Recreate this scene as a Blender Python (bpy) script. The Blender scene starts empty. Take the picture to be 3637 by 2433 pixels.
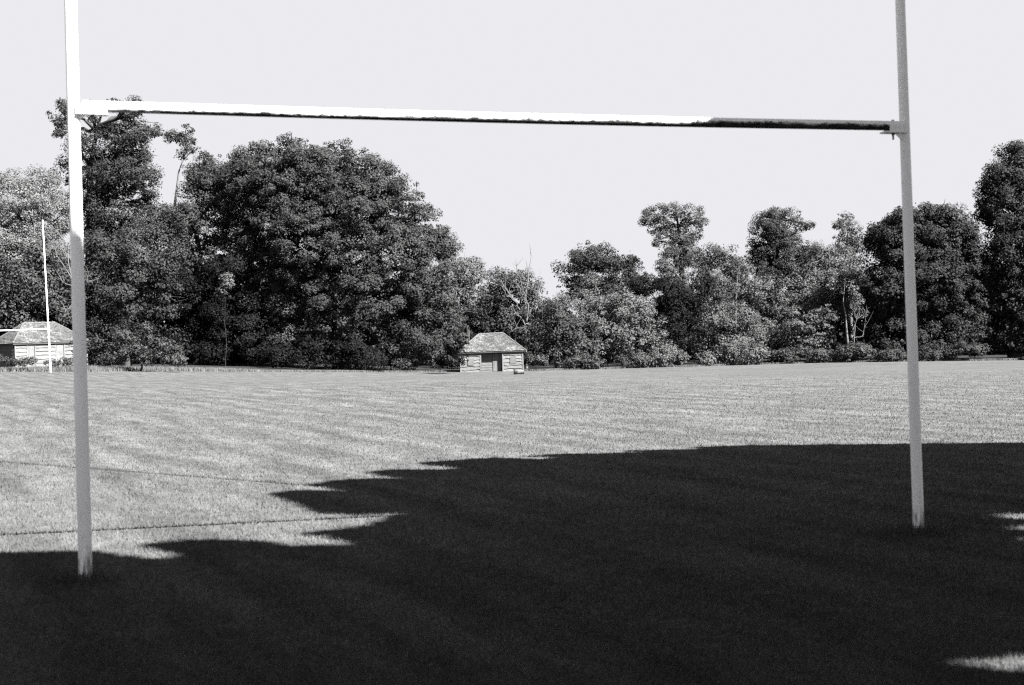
import bpy, math, random
import numpy as np
from mathutils import Vector

SEED = 7
rng = np.random.default_rng(SEED)
random.seed(SEED)
scene = bpy.context.scene
COL = scene.collection

# ------------------------------------------------------------------ camera model
F, CX, CY, ROLL, EYE = 5051.0, 1818.5, 1218.0, 0.037, 1.455
CR = np.array([math.cos(ROLL), 0, -math.sin(ROLL)])
CU = np.array([math.sin(ROLL), 0, math.cos(ROLL)])
CF = np.array([0, 1.0, 0])
K = 3637 / 2344.0          # survey drawings were measured on a 2344 wide copy


def ray(px, py):
    return (px - CX) / F * CR + (CY - py) / F * CU + CF


def at(px, py, d):
    return ray(px, py) * d + np.array([0, 0, EYE])


def sstep(a, b, v):
    t = np.clip((v - a) / (b - a), 0, 1)
    return t * t * (3 - 2 * t)


def gz(x, y):
    """height of the field: falls gently to the right and dips in the far middle"""
    x = np.asarray(x, float)
    y = np.asarray(y, float)
    xx = np.clip(x, -70, 70)
    z = -0.0187 * xx - 0.004
    z = z - (1.30 - 0.2 * sstep(5, 45, x)) * sstep(45, 132, y) * sstep(-38, -4, x)
    return z


def ground(px, py):
    v = ray(px, py)
    d = np.concatenate([np.arange(1.5, 60, 0.05), np.arange(60, 260, 0.25)])
    pts = v[None] * d[:, None]
    h = pts[:, 2] + EYE - gz(pts[:, 0], pts[:, 1])
    i = np.argmax(h < 0) if (h < 0).any() else len(d) - 1
    p = pts[i] + np.array([0, 0, EYE])
    return p


# edge of the mown field, traced left to right
EDGE_PX = [(-900, 1350), (0, 1326), (310, 1325), (800, 1323), (1200, 1323), (1640, 1322), (1900, 1319),
           (2300, 1308), (2900, 1291), (3637, 1281), (4300, 1268)]
EDGE = np.array([ground(a, b) for a, b in EDGE_PX])


def edge_depth(px):
    v = (px - CX) / F
    az = EDGE[:, 0] / EDGE[:, 1]
    return float(np.interp(v, az, EDGE[:, 1]))


# ------------------------------------------------------------------ object helpers
def tag(o, label=None, cat=None, group=None, kind=None):
    if label: o['label'] = label
    if cat: o['category'] = cat
    if group: o['group'] = group
    if kind: o['kind'] = kind
    return o


def empty(name, loc, label=None, cat=None, group=None, rz=0.0):
    o = bpy.data.objects.new(name, None)
    o.empty_display_size = 0.3
    o.location = tuple(float(v) for v in loc)
    o.rotation_euler = (0, 0, rz)
    COL.objects.link(o)
    return tag(o, label, cat, group)


def mesh_np(name, verts, faces, mat, parent=None, smooth=False):
    """faces: (n,k) int array, all the same size; verts in the parent's space"""
    me = bpy.data.meshes.new(name)
    verts = np.asarray(verts, np.float32)
    faces = np.asarray(faces, np.int32)
    n, k = faces.shape
    me.vertices.add(len(verts))
    me.vertices.foreach_set('co', verts.ravel())
    me.loops.add(n * k)
    me.loops.foreach_set('vertex_index', faces.ravel())
    me.polygons.add(n)
    me.polygons.foreach_set('loop_start', np.arange(0, n * k, k, dtype=np.int32))
    if smooth:
        me.polygons.foreach_set('use_smooth', np.ones(n, bool))
    me.update(calc_edges=True)
    me.validate()
    me.materials.append(mat)
    o = bpy.data.objects.new(name, me)
    COL.objects.link(o)
    if parent is not None:
        o.parent = parent
    return o


class MB:
    """collects polygons of any size for one mesh"""
    def __init__(s):
        s.v, s.f, s.sm = [], [], []

    def add(s, vs, fs, smooth=False):
        b = len(s.v)
        s.v += [tuple(float(c) for c in v) for v in vs]
        s.f += [tuple(b + i for i in f) for f in fs]
        s.sm += [smooth] * len(fs)

    def box(s, x0, x1, y0, y1, z0, z1, jit=0.0):
        j = lambda: random.uniform(-jit, jit)
        vs = [(x + j(), y + j(), z + j()) for x in (x0, x1) for y in (y0, y1) for z in (z0, z1)]
        s.add(vs, [(0, 1, 3, 2), (4, 6, 7, 5), (0, 4, 5, 1), (2, 3, 7, 6), (0, 2, 6, 4), (1, 5, 7, 3)])

    def tube(s, pts, rad, seg=8, cap=True, wob=0.0):
        pts = [Vector(p) for p in pts]
        rings = []
        ref = Vector((0.31, 0.2, 0.93))
        for i, p in enumerate(pts):
            a = pts[max(i - 1, 0)]
            b = pts[min(i + 1, len(pts) - 1)]
            t = (b - a).normalized()
            if abs(t.dot(ref)) > 0.98:
                ref = Vector((0.9, 0.1, 0.1))
            u = t.cross(ref).normalized()
            w = t.cross(u)
            r = rad[i] if hasattr(rad, '__len__') else rad
            rings.append([p + (u * math.cos(q) + w * math.sin(q)) * r * (1 + random.uniform(-wob, wob))
                          for q in [2 * math.pi * k / seg for k in range(seg)]])
        vs = [v for r in rings for v in r]
        fs = []
        for i in range(len(pts) - 1):
            for k in range(seg):
                fs.append((i * seg + k, i * seg + (k + 1) % seg, (i + 1) * seg + (k + 1) % seg, (i + 1) * seg + k))
        s.add(vs, fs, True)
        if cap:
            s.add(rings[0], [tuple(range(seg))])
            s.add(rings[-1], [tuple(reversed(range(seg)))])

    def build(s, name, mat, parent=None):
        me = bpy.data.meshes.new(name)
        me.from_pydata(s.v, [], s.f)
        me.polygons.foreach_set('use_smooth', s.sm)
        me.update()
        me.materials.append(mat)
        o = bpy.data.objects.new(name, me)
        COL.objects.link(o)
        if parent is not None:
            o.parent = parent
        return o


# ------------------------------------------------------------------ materials
def new_mat(name):
    m = bpy.data.materials.new(name)
    m.use_nodes = True
    nt = m.node_tree
    nt.nodes.clear()
    out = nt.nodes.new('ShaderNodeOutputMaterial')
    bs = nt.nodes.new('ShaderNodeBsdfPrincipled')
    nt.links.new(bs.outputs[0], out.inputs[0])
    return m, nt, bs, out


class NT:
    def __init__(s, nt):
        s.nt = nt

    def n(s, t, **kw):
        nd = s.nt.nodes.new(t)
        for k, v in kw.items():
            setattr(nd, k, v)
        return nd

    def put(s, sock, v):
        if hasattr(v, 'links'):
            s.nt.links.new(v, sock)
        else:
            sock.default_value = v

    def math(s, op, a, b=0.0, c=None, clamp=False):
        nd = s.n('ShaderNodeMath', operation=op, use_clamp=clamp)
        s.put(nd.inputs[0], a)
        s.put(nd.inputs[1], b)
        if c is not None: s.put(nd.inputs[2], c)
        return nd.outputs[0]

    def map(s, v, a, b, c, d, smooth=False):
        nd = s.n('ShaderNodeMapRange')
        if smooth: nd.interpolation_type = 'SMOOTHSTEP'
        s.put(nd.inputs[0], v)
        for i, q in enumerate((a, b, c, d)):
            s.put(nd.inputs[i + 1], q)
        return nd.outputs[0]

    def noise(s, vec, scale, detail=3.0, rough=0.55):
        nd = s.n('ShaderNodeTexNoise')
        if vec is not None: s.put(nd.inputs['Vector'], vec)
        nd.inputs['Scale'].default_value = scale
        nd.inputs['Detail'].default_value = detail
        nd.inputs['Roughness'].default_value = rough
        return nd.outputs[0]

    def pos(s):
        return s.n('ShaderNodeTexCoord').outputs['Object']

    def mapping(s, vec, scale=(1, 1, 1), rot=(0, 0, 0)):
        nd = s.n('ShaderNodeMapping')
        s.put(nd.inputs['Vector'], vec)
        nd.inputs['Scale'].default_value = scale
        nd.inputs['Rotation'].default_value = rot
        return nd.outputs[0]

    def grey(s, v):
        nd = s.n('ShaderNodeCombineColor')
        for i in range(3): s.put(nd.inputs[i], v)
        return nd.outputs[0]

    def bump(s, h, strength, dist):
        nd = s.n('ShaderNodeBump')
        nd.inputs['Strength'].default_value = strength
        nd.inputs['Distance'].default_value = dist
        s.put(nd.inputs['Height'], h)
        return nd.outputs[0]


def leaf_mat(name, v, var=0.26, trans=0.12, rough=0.7, spec=0.08):
    m, nt, bs, out = new_mat(name)
    q = NT(nt)
    rnd = q.n('ShaderNodeNewGeometry').outputs['Random Per Island']
    val = q.map(rnd, 0, 1, v * (1 - var), v * (1 + var))
    big = q.noise(q.pos(), 0.35, 2)
    val = q.math('MULTIPLY', val, q.map(big, 0.3, 0.7, 0.8, 1.2))
    c = q.grey(val)
    nt.links.new(c, bs.inputs['Base Color'])
    bs.inputs['Roughness'].default_value = rough
    bs.inputs['Specular IOR Level'].default_value = spec
    tr = q.n('ShaderNodeBsdfTranslucent')
    nt.links.new(c, tr.inputs[0])
    mx = q.n('ShaderNodeMixShader')
    mx.inputs[0].default_value = trans
    nt.links.new(bs.outputs[0], mx.inputs[1])
    nt.links.new(tr.outputs[0], mx.inputs[2])
    nt.links.new(mx.outputs[0], out.inputs[0])
    return m


def bark_mat(name, v):
    m, nt, bs, out = new_mat(name)
    q = NT(nt)
    n1 = q.noise(q.mapping(q.pos(), (6, 6, 1.2)), 2.0, 5, 0.65)
    nt.links.new(q.grey(q.map(n1, 0.3, 0.7, v * 0.5, v * 1.4)), bs.inputs['Base Color'])
    bs.inputs['Roughness'].default_value = 0.9
    nt.links.new(q.bump(n1, 0.6, 0.05), bs.inputs['Normal'])
    return m


def wood_mat(name, v, stretch=(1.0, 8, 14), var=0.35):
    m, nt, bs, out = new_mat(name)
    q = NT(nt)
    p = q.pos()
    g = q.noise(q.mapping(p, stretch), 2.5, 5, 0.6)
    b = q.noise(p, 1.3, 3)
    rnd = q.n('ShaderNodeNewGeometry').outputs['Random Per Island']
    val = q.map(g, 0.3, 0.7, v * (1 - var), v * (1 + var * 0.5))
    val = q.math('MULTIPLY', val, q.map(b, 0.3, 0.7, 0.78, 1.1))
    val = q.math('MULTIPLY', val, q.map(rnd, 0, 1, 0.85, 1.1))
    nt.links.new(q.grey(val), bs.inputs['Base Color'])
    bs.inputs['Roughness'].default_value = 0.85
    nt.links.new(q.bump(g, 0.5, 0.02), bs.inputs['Normal'])
    return m


def roof_mat(name, v):
    m, nt, bs, out = new_mat(name)
    q = NT(nt)
    p = q.pos()
    base = q.noise(p, 3.5, 4, 0.7)
    patch = q.noise(p, 0.9, 3, 0.6)
    vor = q.n('ShaderNodeTexVoronoi')
    q.put(vor.inputs['Vector'], p)
    vor.inputs['Scale'].default_value = 5.0
    vcol = q.n('ShaderNodeSeparateColor')
    nt.links.new(vor.outputs['Color'], vcol.inputs[0])
    tile = q.map(vcol.outputs[0], 0, 1, 0.65, 1.25)
    val = q.math('MULTIPLY', q.map(base, 0.3, 0.7, v * 0.65, v * 1.3), tile)
    val = q.math('MULTIPLY', val, q.map(patch, 0.35, 0.7, 0.75, 1.5))
    # lichen rosettes
    v2 = q.n('ShaderNodeTexVoronoi')
    q.put(v2.inputs['Vector'], p)
    v2.inputs['Scale'].default_value = 5.5
    spot = q.math('LESS_THAN', v2.outputs['Distance'], q.map(patch, 0.3, 0.7, 0.08, 0.42))
    val = q.math('ADD', val, q.math('MULTIPLY', spot, 0.075))
    # moss
    moss = q.map(q.noise(p, 6.0, 3, 0.6), 0.58, 0.64, 0, 1)
    val = q.math('MULTIPLY', val, q.map(moss, 0, 1, 1.0, 0.4))
    nt.links.new(q.grey(val), bs.inputs['Base Color'])
    bs.inputs['Roughness'].default_value = 0.95
    nt.links.new(q.bump(base, 0.8, 0.06), bs.inputs['Normal'])
    return m


def paint_mat(name, v, dirt=0.0, grime_low=None):
    """white gloss paint with rust and algae; grime_low=(z0,z1): splash stains fade between those object heights"""
    m, nt, bs, out = new_mat(name)
    q = NT(nt)
    p = q.pos()
    n1 = q.noise(p, 14, 5, 0.65)
    n2 = q.noise(q.mapping(p, (3, 3, 0.6)), 5, 4, 0.6)
    val = q.map(n2, 0.3, 0.7, v * 0.93, v * 1.02)
    speck = q.map(n1, 0.66, 0.72, 1.0, 0.75)
    val = q.math('MULTIPLY', val, speck)
    if grime_low:
        sep = q.n('ShaderNodeSeparateXYZ')
        q.put(sep.inputs[0], p)
        hgt = q.map(sep.outputs[2], grime_low[0], grime_low[1], 0.62, 0.2)
        streak = q.noise(q.mapping(p, (40, 40, 5)), 1.0, 4, 0.7)
        mask = q.map(q.math('SUBTRACT', streak, q.math('SUBTRACT', 1.0, hgt)), -0.02, 0.1, 0, 1)
        val = q.math('MULTIPLY', val, q.map(mask, 0, 1, 1.0, 0.3))
    nt.links.new(q.grey(val), bs.inputs['Base Color'])
    bs.inputs['Roughness'].default_value = 0.45
    bs.inputs['Specular IOR Level'].default_value = 0.3
    return m


def plain_mat(name, v, rough=0.7, var=0.25, scale=8):
    m, nt, bs, out = new_mat(name)
    q = NT(nt)
    n1 = q.noise(q.pos(), scale, 4, 0.6)
    nt.links.new(q.grey(q.map(n1, 0.3, 0.7, v * (1 - var), v * (1 + var))), bs.inputs['Base Color'])
    bs.inputs['Roughness'].default_value = rough
    return m


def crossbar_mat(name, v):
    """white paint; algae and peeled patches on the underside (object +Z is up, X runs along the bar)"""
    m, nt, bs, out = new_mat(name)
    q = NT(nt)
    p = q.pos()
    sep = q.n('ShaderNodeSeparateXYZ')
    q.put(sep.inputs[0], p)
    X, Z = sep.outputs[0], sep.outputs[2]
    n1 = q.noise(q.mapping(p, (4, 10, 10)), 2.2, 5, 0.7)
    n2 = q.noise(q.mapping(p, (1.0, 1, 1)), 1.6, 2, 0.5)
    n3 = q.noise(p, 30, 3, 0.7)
    # algae climbs towards the far end; a step adds painted shade there
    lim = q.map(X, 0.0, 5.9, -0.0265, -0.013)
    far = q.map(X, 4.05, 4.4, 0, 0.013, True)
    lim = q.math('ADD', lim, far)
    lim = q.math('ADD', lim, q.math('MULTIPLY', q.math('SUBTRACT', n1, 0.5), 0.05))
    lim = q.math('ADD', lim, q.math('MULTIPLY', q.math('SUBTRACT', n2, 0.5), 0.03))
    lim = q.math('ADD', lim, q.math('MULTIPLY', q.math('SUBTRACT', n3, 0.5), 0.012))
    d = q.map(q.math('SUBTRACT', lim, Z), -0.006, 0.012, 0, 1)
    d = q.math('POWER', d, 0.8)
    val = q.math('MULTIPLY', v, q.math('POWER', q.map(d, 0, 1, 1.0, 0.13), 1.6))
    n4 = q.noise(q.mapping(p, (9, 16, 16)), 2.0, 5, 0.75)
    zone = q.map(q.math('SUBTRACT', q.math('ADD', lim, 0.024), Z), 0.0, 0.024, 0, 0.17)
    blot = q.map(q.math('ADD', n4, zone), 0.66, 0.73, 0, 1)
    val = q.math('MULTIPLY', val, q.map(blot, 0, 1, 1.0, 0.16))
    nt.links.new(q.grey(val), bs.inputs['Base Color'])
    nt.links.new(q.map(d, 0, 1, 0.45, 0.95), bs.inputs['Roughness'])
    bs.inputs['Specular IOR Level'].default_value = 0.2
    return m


def field_mat(name):
    m, nt, bs, out = new_mat(name)
    q = NT(nt)
    p = q.pos()
    ang = math.radians(23.5)
    # along-mowing direction: (-sin, cos)
    al = q.mapping(p, (1, 1, 0), (0, 0, -ang))
    streak = q.noise(q.mapping(al, (2.8, 0.34, 1)), 1.0, 4, 0.62)
    streak2 = q.noise(q.mapping(p, (0.05, 0.5, 1), (0, 0, math.radians(4))), 1.0, 4, 0.6)
    patch = q.noise(p, 0.11, 4, 0.6)
    fine = q.noise(q.mapping(p, (1.0, 0.55, 1)), 5.5, 5, 0.72)
    fine2 = q.noise(p, 40, 3, 0.7)
    val = q.map(fine, 0.28, 0.72, 0.50, 1.42)
    val = q.math('MULTIPLY', val, q.map(fine2, 0.3, 0.7, 0.75, 1.25))
    val = q.math('MULTIPLY', val, q.map(streak, 0.34, 0.66, 0.70, 1.18))
    val = q.math('MULTIPLY', val, q.map(streak2, 0.32, 0.68, 0.92, 1.08))
    val = q.math('MULTIPLY', val, q.map(patch, 0.3, 0.7, 0.88, 1.1))
    mid = q.noise(q.mapping(al, (1, 0.6, 1)), 1.3, 4, 0.65)
    val = q.math('MULTIPLY', val, q.map(mid, 0.3, 0.7, 0.78, 1.2))
    sx = q.n('ShaderNodeSeparateXYZ')
    q.put(sx.inputs[0], al)
    wob = q.noise(q.mapping(al, (0.35, 0.10, 1)), 1.0, 3, 0.6)
    ph = q.math('ADD', q.math('MULTIPLY', sx.outputs[0], 5.7), q.math('MULTIPLY', wob, 11.0))
    wave = q.math('SINE', ph)
    brk = q.noise(q.mapping(al, (0.8, 0.25, 1)), 1.0, 4, 0.7)
    wave = q.math('MULTIPLY', wave, q.map(brk, 0.38, 0.62, 0.02, 0.21))
    val = q.math('MULTIPLY', val, q.math('ADD', 1.0, wave))
    val = q.math('MULTIPLY', val, GRASS_V)
    edge = q.n('ShaderNodeAttribute', attribute_name='litter_shade').outputs['Fac']
    litter_shade = q.math('MULTIPLY', q.map(fine, 0.3, 0.7, 0.5, 1.4), 0.016)  # leaf litter, its colour darkened to carry the shade under the trees
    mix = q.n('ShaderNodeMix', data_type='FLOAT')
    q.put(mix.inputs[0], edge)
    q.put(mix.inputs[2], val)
    q.put(mix.inputs[3], litter_shade)
    nt.links.new(q.grey(mix.outputs[0]), bs.inputs['Base Color'])
    bs.inputs['Roughness'].default_value = 0.9
    bs.inputs['Specular IOR Level'].default_value = 0.1
    h = q.math('ADD', fine, q.math('MULTIPLY', fine2, 0.3))
    h = q.math('ADD', h, q.math('MULTIPLY', streak, 0.6))
    nt.links.new(q.bump(h, 0.5, 0.05), bs.inputs['Normal'])
    return m


def blade_mat(name, v):
    m, nt, bs, out = new_mat(name)
    q = NT(nt)
    p = q.pos()
    rnd = q.n('ShaderNodeNewGeometry').outputs['Random Per Island']
    ang = math.radians(23.5)
    al = q.mapping(p, (1, 1, 0), (0, 0, -ang))
    streak = q.noise(q.mapping(al, (2.8, 0.34, 1)), 1.0, 4, 0.62)
    patch = q.noise(p, 0.6, 4, 0.65)
    val = q.map(rnd, 0, 1, v * 0.72, v * 1.28)
    nrm = q.n('ShaderNodeVectorMath', operation='MULTIPLY_ADD')       # soft turf: leaf normals lean to the vertical
    nt.links.new(q.n('ShaderNodeNewGeometry').outputs['Normal'], nrm.inputs[0])
    nrm.inputs[1].default_value = (0.55, 0.55, 0.55)
    nrm.inputs[2].default_value = (0, 0, 1)
    nn = q.n('ShaderNodeVectorMath', operation='NORMALIZE')
    nt.links.new(nrm.outputs[0], nn.inputs[0])
    nt.links.new(nn.outputs[0], bs.inputs['Normal'])
    val = q.math('MULTIPLY', val, q.map(streak, 0.36, 0.64, 0.72, 1.18))
    val = q.math('MULTIPLY', val, q.map(patch, 0.3, 0.7, 0.86, 1.1))
    sx = q.n('ShaderNodeSeparateXYZ')
    q.put(sx.inputs[0], al)
    wob = q.noise(q.mapping(al, (0.35, 0.10, 1)), 1.0, 3, 0.6)
    ph = q.math('ADD', q.math('MULTIPLY', sx.outputs[0], 5.7), q.math('MULTIPLY', wob, 11.0))
    wave = q.math('SINE', ph)
    brk = q.noise(q.mapping(al, (0.8, 0.25, 1)), 1.0, 4, 0.7)
    wave = q.math('MULTIPLY', wave, q.map(brk, 0.38, 0.62, 0.02, 0.21))
    val = q.math('MULTIPLY', val, q.math('ADD', 1.0, wave))
    c = q.grey(val)
    nt.links.new(c, bs.inputs['Base Color'])
    bs.inputs['Roughness'].default_value = 0.6
    bs.inputs['Specular IOR Level'].default_value = 0.2
    tr = q.n('ShaderNodeBsdfTranslucent')
    nt.links.new(c, tr.inputs[0])
    mx = q.n('ShaderNodeMixShader')
    mx.inputs[0].default_value = 0.12
    nt.links.new(bs.outputs[0], mx.inputs[1])
    nt.links.new(tr.outputs[0], mx.inputs[2])
    nt.links.new(mx.outputs[0], out.inputs[0])
    return m


GRASS_V = 0.061
BLADE_V = 0.072
M = dict(
    field=field_mat('mown_grass'), blade=blade_mat('grass_blades', BLADE_V), rough=blade_mat('rough_grass', 0.0647),
    oak=leaf_mat('oak_leaves', 0.0270), dark=leaf_mat('dark_leaves', 0.0189, 0.4), yew_shade=leaf_mat('yew_and_shade_leaves', 0.0047, 0.4, 0.05),  # near-black leaves: the yew, and shade painted into bushes and wood
    mid=leaf_mat('mid_leaves', 0.0333), light=leaf_mat('hazel_leaves', 0.0557), pale=leaf_mat('willow_leaves', 0.1110, 0.3, 0.35),
    canopy=leaf_mat('canopy_leaves', 0.0258), chest=leaf_mat('chestnut_leaves', 0.0166, 0.45),
    bark=bark_mat('bark', 0.0171), palebark=bark_mat('pale_bark', 0.0630), deadwood=bark_mat('dead_wood', 0.0628),
    board=wood_mat('weathered_boards', 0.0934), panel=wood_mat('smooth_panel', 0.0744, (3, 3, 3), 0.15),
    batten=wood_mat('pale_battens', 0.1022, (9, 9, 1)), inner=wood_mat('dark_inner_boards', 0.0401), roof=roof_mat('mossy_tiles', 0.0417),
    ridge=plain_mat('ridge_tiles', 0.0610, 0.9, 0.3, 3), fascia=plain_mat('eaves_board', 0.0286),
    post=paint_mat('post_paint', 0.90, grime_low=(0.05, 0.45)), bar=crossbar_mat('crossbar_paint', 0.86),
    bracket=paint_mat('bracket_paint', 0.84), steel=plain_mat('dirty_steel', 0.06), farpaint=plain_mat('far_white_paint', 0.85, 0.5, 0.06),
    roller=plain_mat('black_iron', 0.02), concrete=plain_mat('pale_concrete', 0.0686),
)

# ------------------------------------------------------------------ light
SUN_E = math.radians(43.0)
SD = np.array([0.762, -0.648])                 # horizontal direction towards the sun
TAN = math.tan(SUN_E)
to_sun = Vector((SD[0] * math.cos(SUN_E), SD[1] * math.cos(SUN_E), math.sin(SUN_E))).normalized()
sl = bpy.data.lights.new('sun', 'SUN')
sl.energy = 5.0
sl.angle = math.radians(0.5)
sl.color = (1.0, 0.995, 0.985)
so = bpy.data.objects.new('sun', sl)
so.rotation_euler = to_sun.to_track_quat('Z', 'Y').to_euler()
so.location = (20, -20, 30)
COL.objects.link(so)

w = bpy.data.worlds.new('World')
scene.world = w
w.use_nodes = True
nt = w.node_tree
nt.nodes.clear()
q = NT(nt)
sky = q.n('ShaderNodeTexSky', sky_type='NISHITA')
sky.sun_disc = False
sky.sun_elevation = SUN_E
sky.sun_rotation = math.atan2(SD[0], SD[1])
sky.altitude = 0
sky.air_density = 1.0
sky.dust_density = 1.0
sky.ozone_density = 1.0
sc_ = q.n('ShaderNodeSeparateColor')
nt.links.new(sky.outputs[0], sc_.inputs[0])
SKY_K, SKY_P, SKY_C = 0.706, 1.6, 1.96
v = q.math('MULTIPLY', sc_.outputs[0], SKY_K)        # red-filtered black and white film: pale low sky, dark zenith
v = q.math('POWER', v, SKY_P)
v = q.math('MINIMUM', v, SKY_C)
cc = q.n('ShaderNodeCombineColor')
nt.links.new(q.math('MULTIPLY', v, 0.995), cc.inputs[0])
nt.links.new(q.math('MULTIPLY', v, 0.995), cc.inputs[1])
nt.links.new(q.math('MULTIPLY', v, 1.03), cc.inputs[2])
bg = q.n('ShaderNodeBackground')
bg.inputs[1].default_value = 0.0574
nt.links.new(cc.outputs[0], bg.inputs[0])
wo = q.n('ShaderNodeOutputWorld')
nt.links.new(bg.outputs[0], wo.inputs[0])

vs_ = scene.view_settings
vs_.view_transform = 'Standard'
vs_.look = 'None'
vs_.gamma = 1.0
vs_.exposure = 2.9

# ------------------------------------------------------------------ camera
cam = bpy.data.cameras.new('camera')
cam.lens = 50.0 * F / 5051.4
cam.sensor_width = 36.0
cam.clip_start = 0.1
cam.clip_end = 4000
cam.shift_y = 0.0
cam.dof.use_dof = True
cam.dof.focus_distance = 110
cam.dof.aperture_fstop = 4.5
co = bpy.data.objects.new('camera', cam)
from mathutils import Matrix
mw = Matrix(((CR[0], CU[0], 0, 0), (CR[1], CU[1], -1, 0), (CR[2], CU[2], 0, EYE), (0, 0, 0, 1)))
co.matrix_world = mw
COL.objects.link(co)
scene.camera = co

# ------------------------------------------------------------------ ground
def axis(parts):
    return np.unique(np.concatenate([np.linspace(a, b, n) for a, b, n in parts]))


gx = axis([(-1500, -200, 10), (-200, -80, 13), (-80, 80, 161), (80, 200, 13), (200, 1500, 10)])
gy = axis([(-300, -20, 15), (-20, 160, 181), (160, 300, 15), (300, 2500, 12)])
X, Y = np.meshgrid(gx, gy)
Z = gz(X, Y)
V = np.stack([X, Y, Z], -1).reshape(-1, 3)
nx, ny = len(gx), len(gy)
idx = np.arange(nx * ny).reshape(ny, nx)
Fq = np.stack([idx[:-1, :-1], idx[:-1, 1:], idx[1:, 1:], idx[1:, :-1]], -1).reshape(-1, 4)
field = mesh_np('field', V, Fq, M['field'], smooth=True)
tag(field, 'mown grass playing field sloping gently to the right', 'field', kind='structure')
att = field.data.attributes.new('litter_shade', 'FLOAT', 'POINT')
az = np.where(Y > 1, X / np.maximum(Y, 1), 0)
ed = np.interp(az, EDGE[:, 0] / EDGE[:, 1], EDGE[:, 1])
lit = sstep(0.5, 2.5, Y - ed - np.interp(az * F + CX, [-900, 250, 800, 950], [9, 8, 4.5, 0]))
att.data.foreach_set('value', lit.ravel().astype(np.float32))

# ------------------------------------------------------------------ grass blades
def blades(name, pts, h, wd, lean, mat, label, cat):
    n = len(pts)
    a = rng.uniform(0, 2 * np.pi, n)
    t = np.stack([np.cos(a), np.sin(a), np.zeros(n)], -1)
    la = rng.uniform(0, 2 * np.pi, n)
    ll = rng.uniform(0.1, 1.0, n) * lean
    tip = np.stack([np.cos(la) * ll * h, np.sin(la) * ll * h, h], -1)
    b = pts.copy()
    b[:, 2] -= 0.005
    vts = np.stack([b - t * wd[:, None] / 2, b + t * wd[:, None] / 2, b + tip * 0.62 + t * wd[:, None] * 0.28, pts + tip], 1)
    f = np.arange(n * 4).reshape(n, 4)[:, [0, 1, 3, 2]]
    f = np.arange(n * 4).reshape(n, 4)
    o = mesh_np(name, vts.reshape(-1, 3), f, mat)
    tag(o, label, cat, kind='stuff')
    return o


N = 1000000
u = rng.random(N)
d0, d1 = 4.2, 70.0
pw = 1.15
dd = (d0 ** (1 - pw) + u * (d1 ** (1 - pw) - d0 ** (1 - pw))) ** (1 / (1 - pw))
th = rng.uniform(-0.5, 0.5, N)
bx, by = dd * np.tan(th), dd
# thin out with a clumpy pattern
keep = rng.random(N) > sstep(25, 64, dd)
bx, by, dd = bx[keep], by[keep], dd[keep]
pts = np.stack([bx, by, gz(bx, by)], -1)
hh = rng.uniform(0.007, 0.025, len(dd)) * (1 + 0.25 * sstep(0, 12, dd))
tall = rng.random(len(dd)) < 0.012
hh = np.where(tall, hh * 1.8, hh)
wd = (0.0032 + 0.00042 * dd) * rng.uniform(0.6, 1.3, len(dd))
# longer uncut tufts round the feet of the posts
LB, RB = at(305, 2072, 9.02), at(3264, 1899, 10.52)
ex = []
for B, n, sp in ((LB, 700, 0.17), (RB, 600, 0.17)):
    r = np.abs(rng.normal(0, sp, n)) + 0.035
    a = rng.uniform(0, 2 * np.pi, n)
    ex.append(np.stack([B[0] + r * np.cos(a), B[1] + r * np.sin(a), np.zeros(n)], -1))
ex = np.concatenate(ex)
ex[:, 2] = gz(ex[:, 0], ex[:, 1])
pts = np.concatenate([pts, ex])
hh = np.concatenate([hh, rng.uniform(0.03, 0.09, len(ex))])
wd = np.concatenate([wd, rng.uniform(0.005, 0.012, len(ex))])
blades('grass_blades', pts, hh, wd, 0.9, M['blade'], 'short mown grass covering the near half of the field', 'grass')

# ------------------------------------------------------------------ foliage generator
def leaves_to_mesh(P, Nrm, size):
    n = len(P)
    Nrm = Nrm / np.linalg.norm(Nrm, axis=1, keepdims=True)
    r = rng.normal(size=(n, 3))
    t1 = np.cross(Nrm, r)
    t1 /= np.linalg.norm(t1, axis=1, keepdims=True) + 1e-9
    t2 = np.cross(Nrm, t1)
    s1 = (size * rng.uniform(0.7, 1.35, n))[:, None]
    s2 = s1 * rng.uniform(0.5, 0.85, n)[:, None]
    bend = Nrm * s1 * rng.uniform(-0.35, 0.35, n)[:, None]
    off = (rng.uniform(-0.3, 0.3, n))[:, None]
    v = np.stack([P - t1 * s1 + bend, P - t2 * s2 + t1 * s1 * off, P + t1 * s1 + bend, P + t2 * s2 - t1 * s1 * off], 1)
    return v.reshape(-1, 3), np.arange(4 * n).reshape(n, 4)


def sph(n):
    v = rng.normal(size=(n, 3))
    return v / np.linalg.norm(v, axis=1, keepdims=True)


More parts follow.
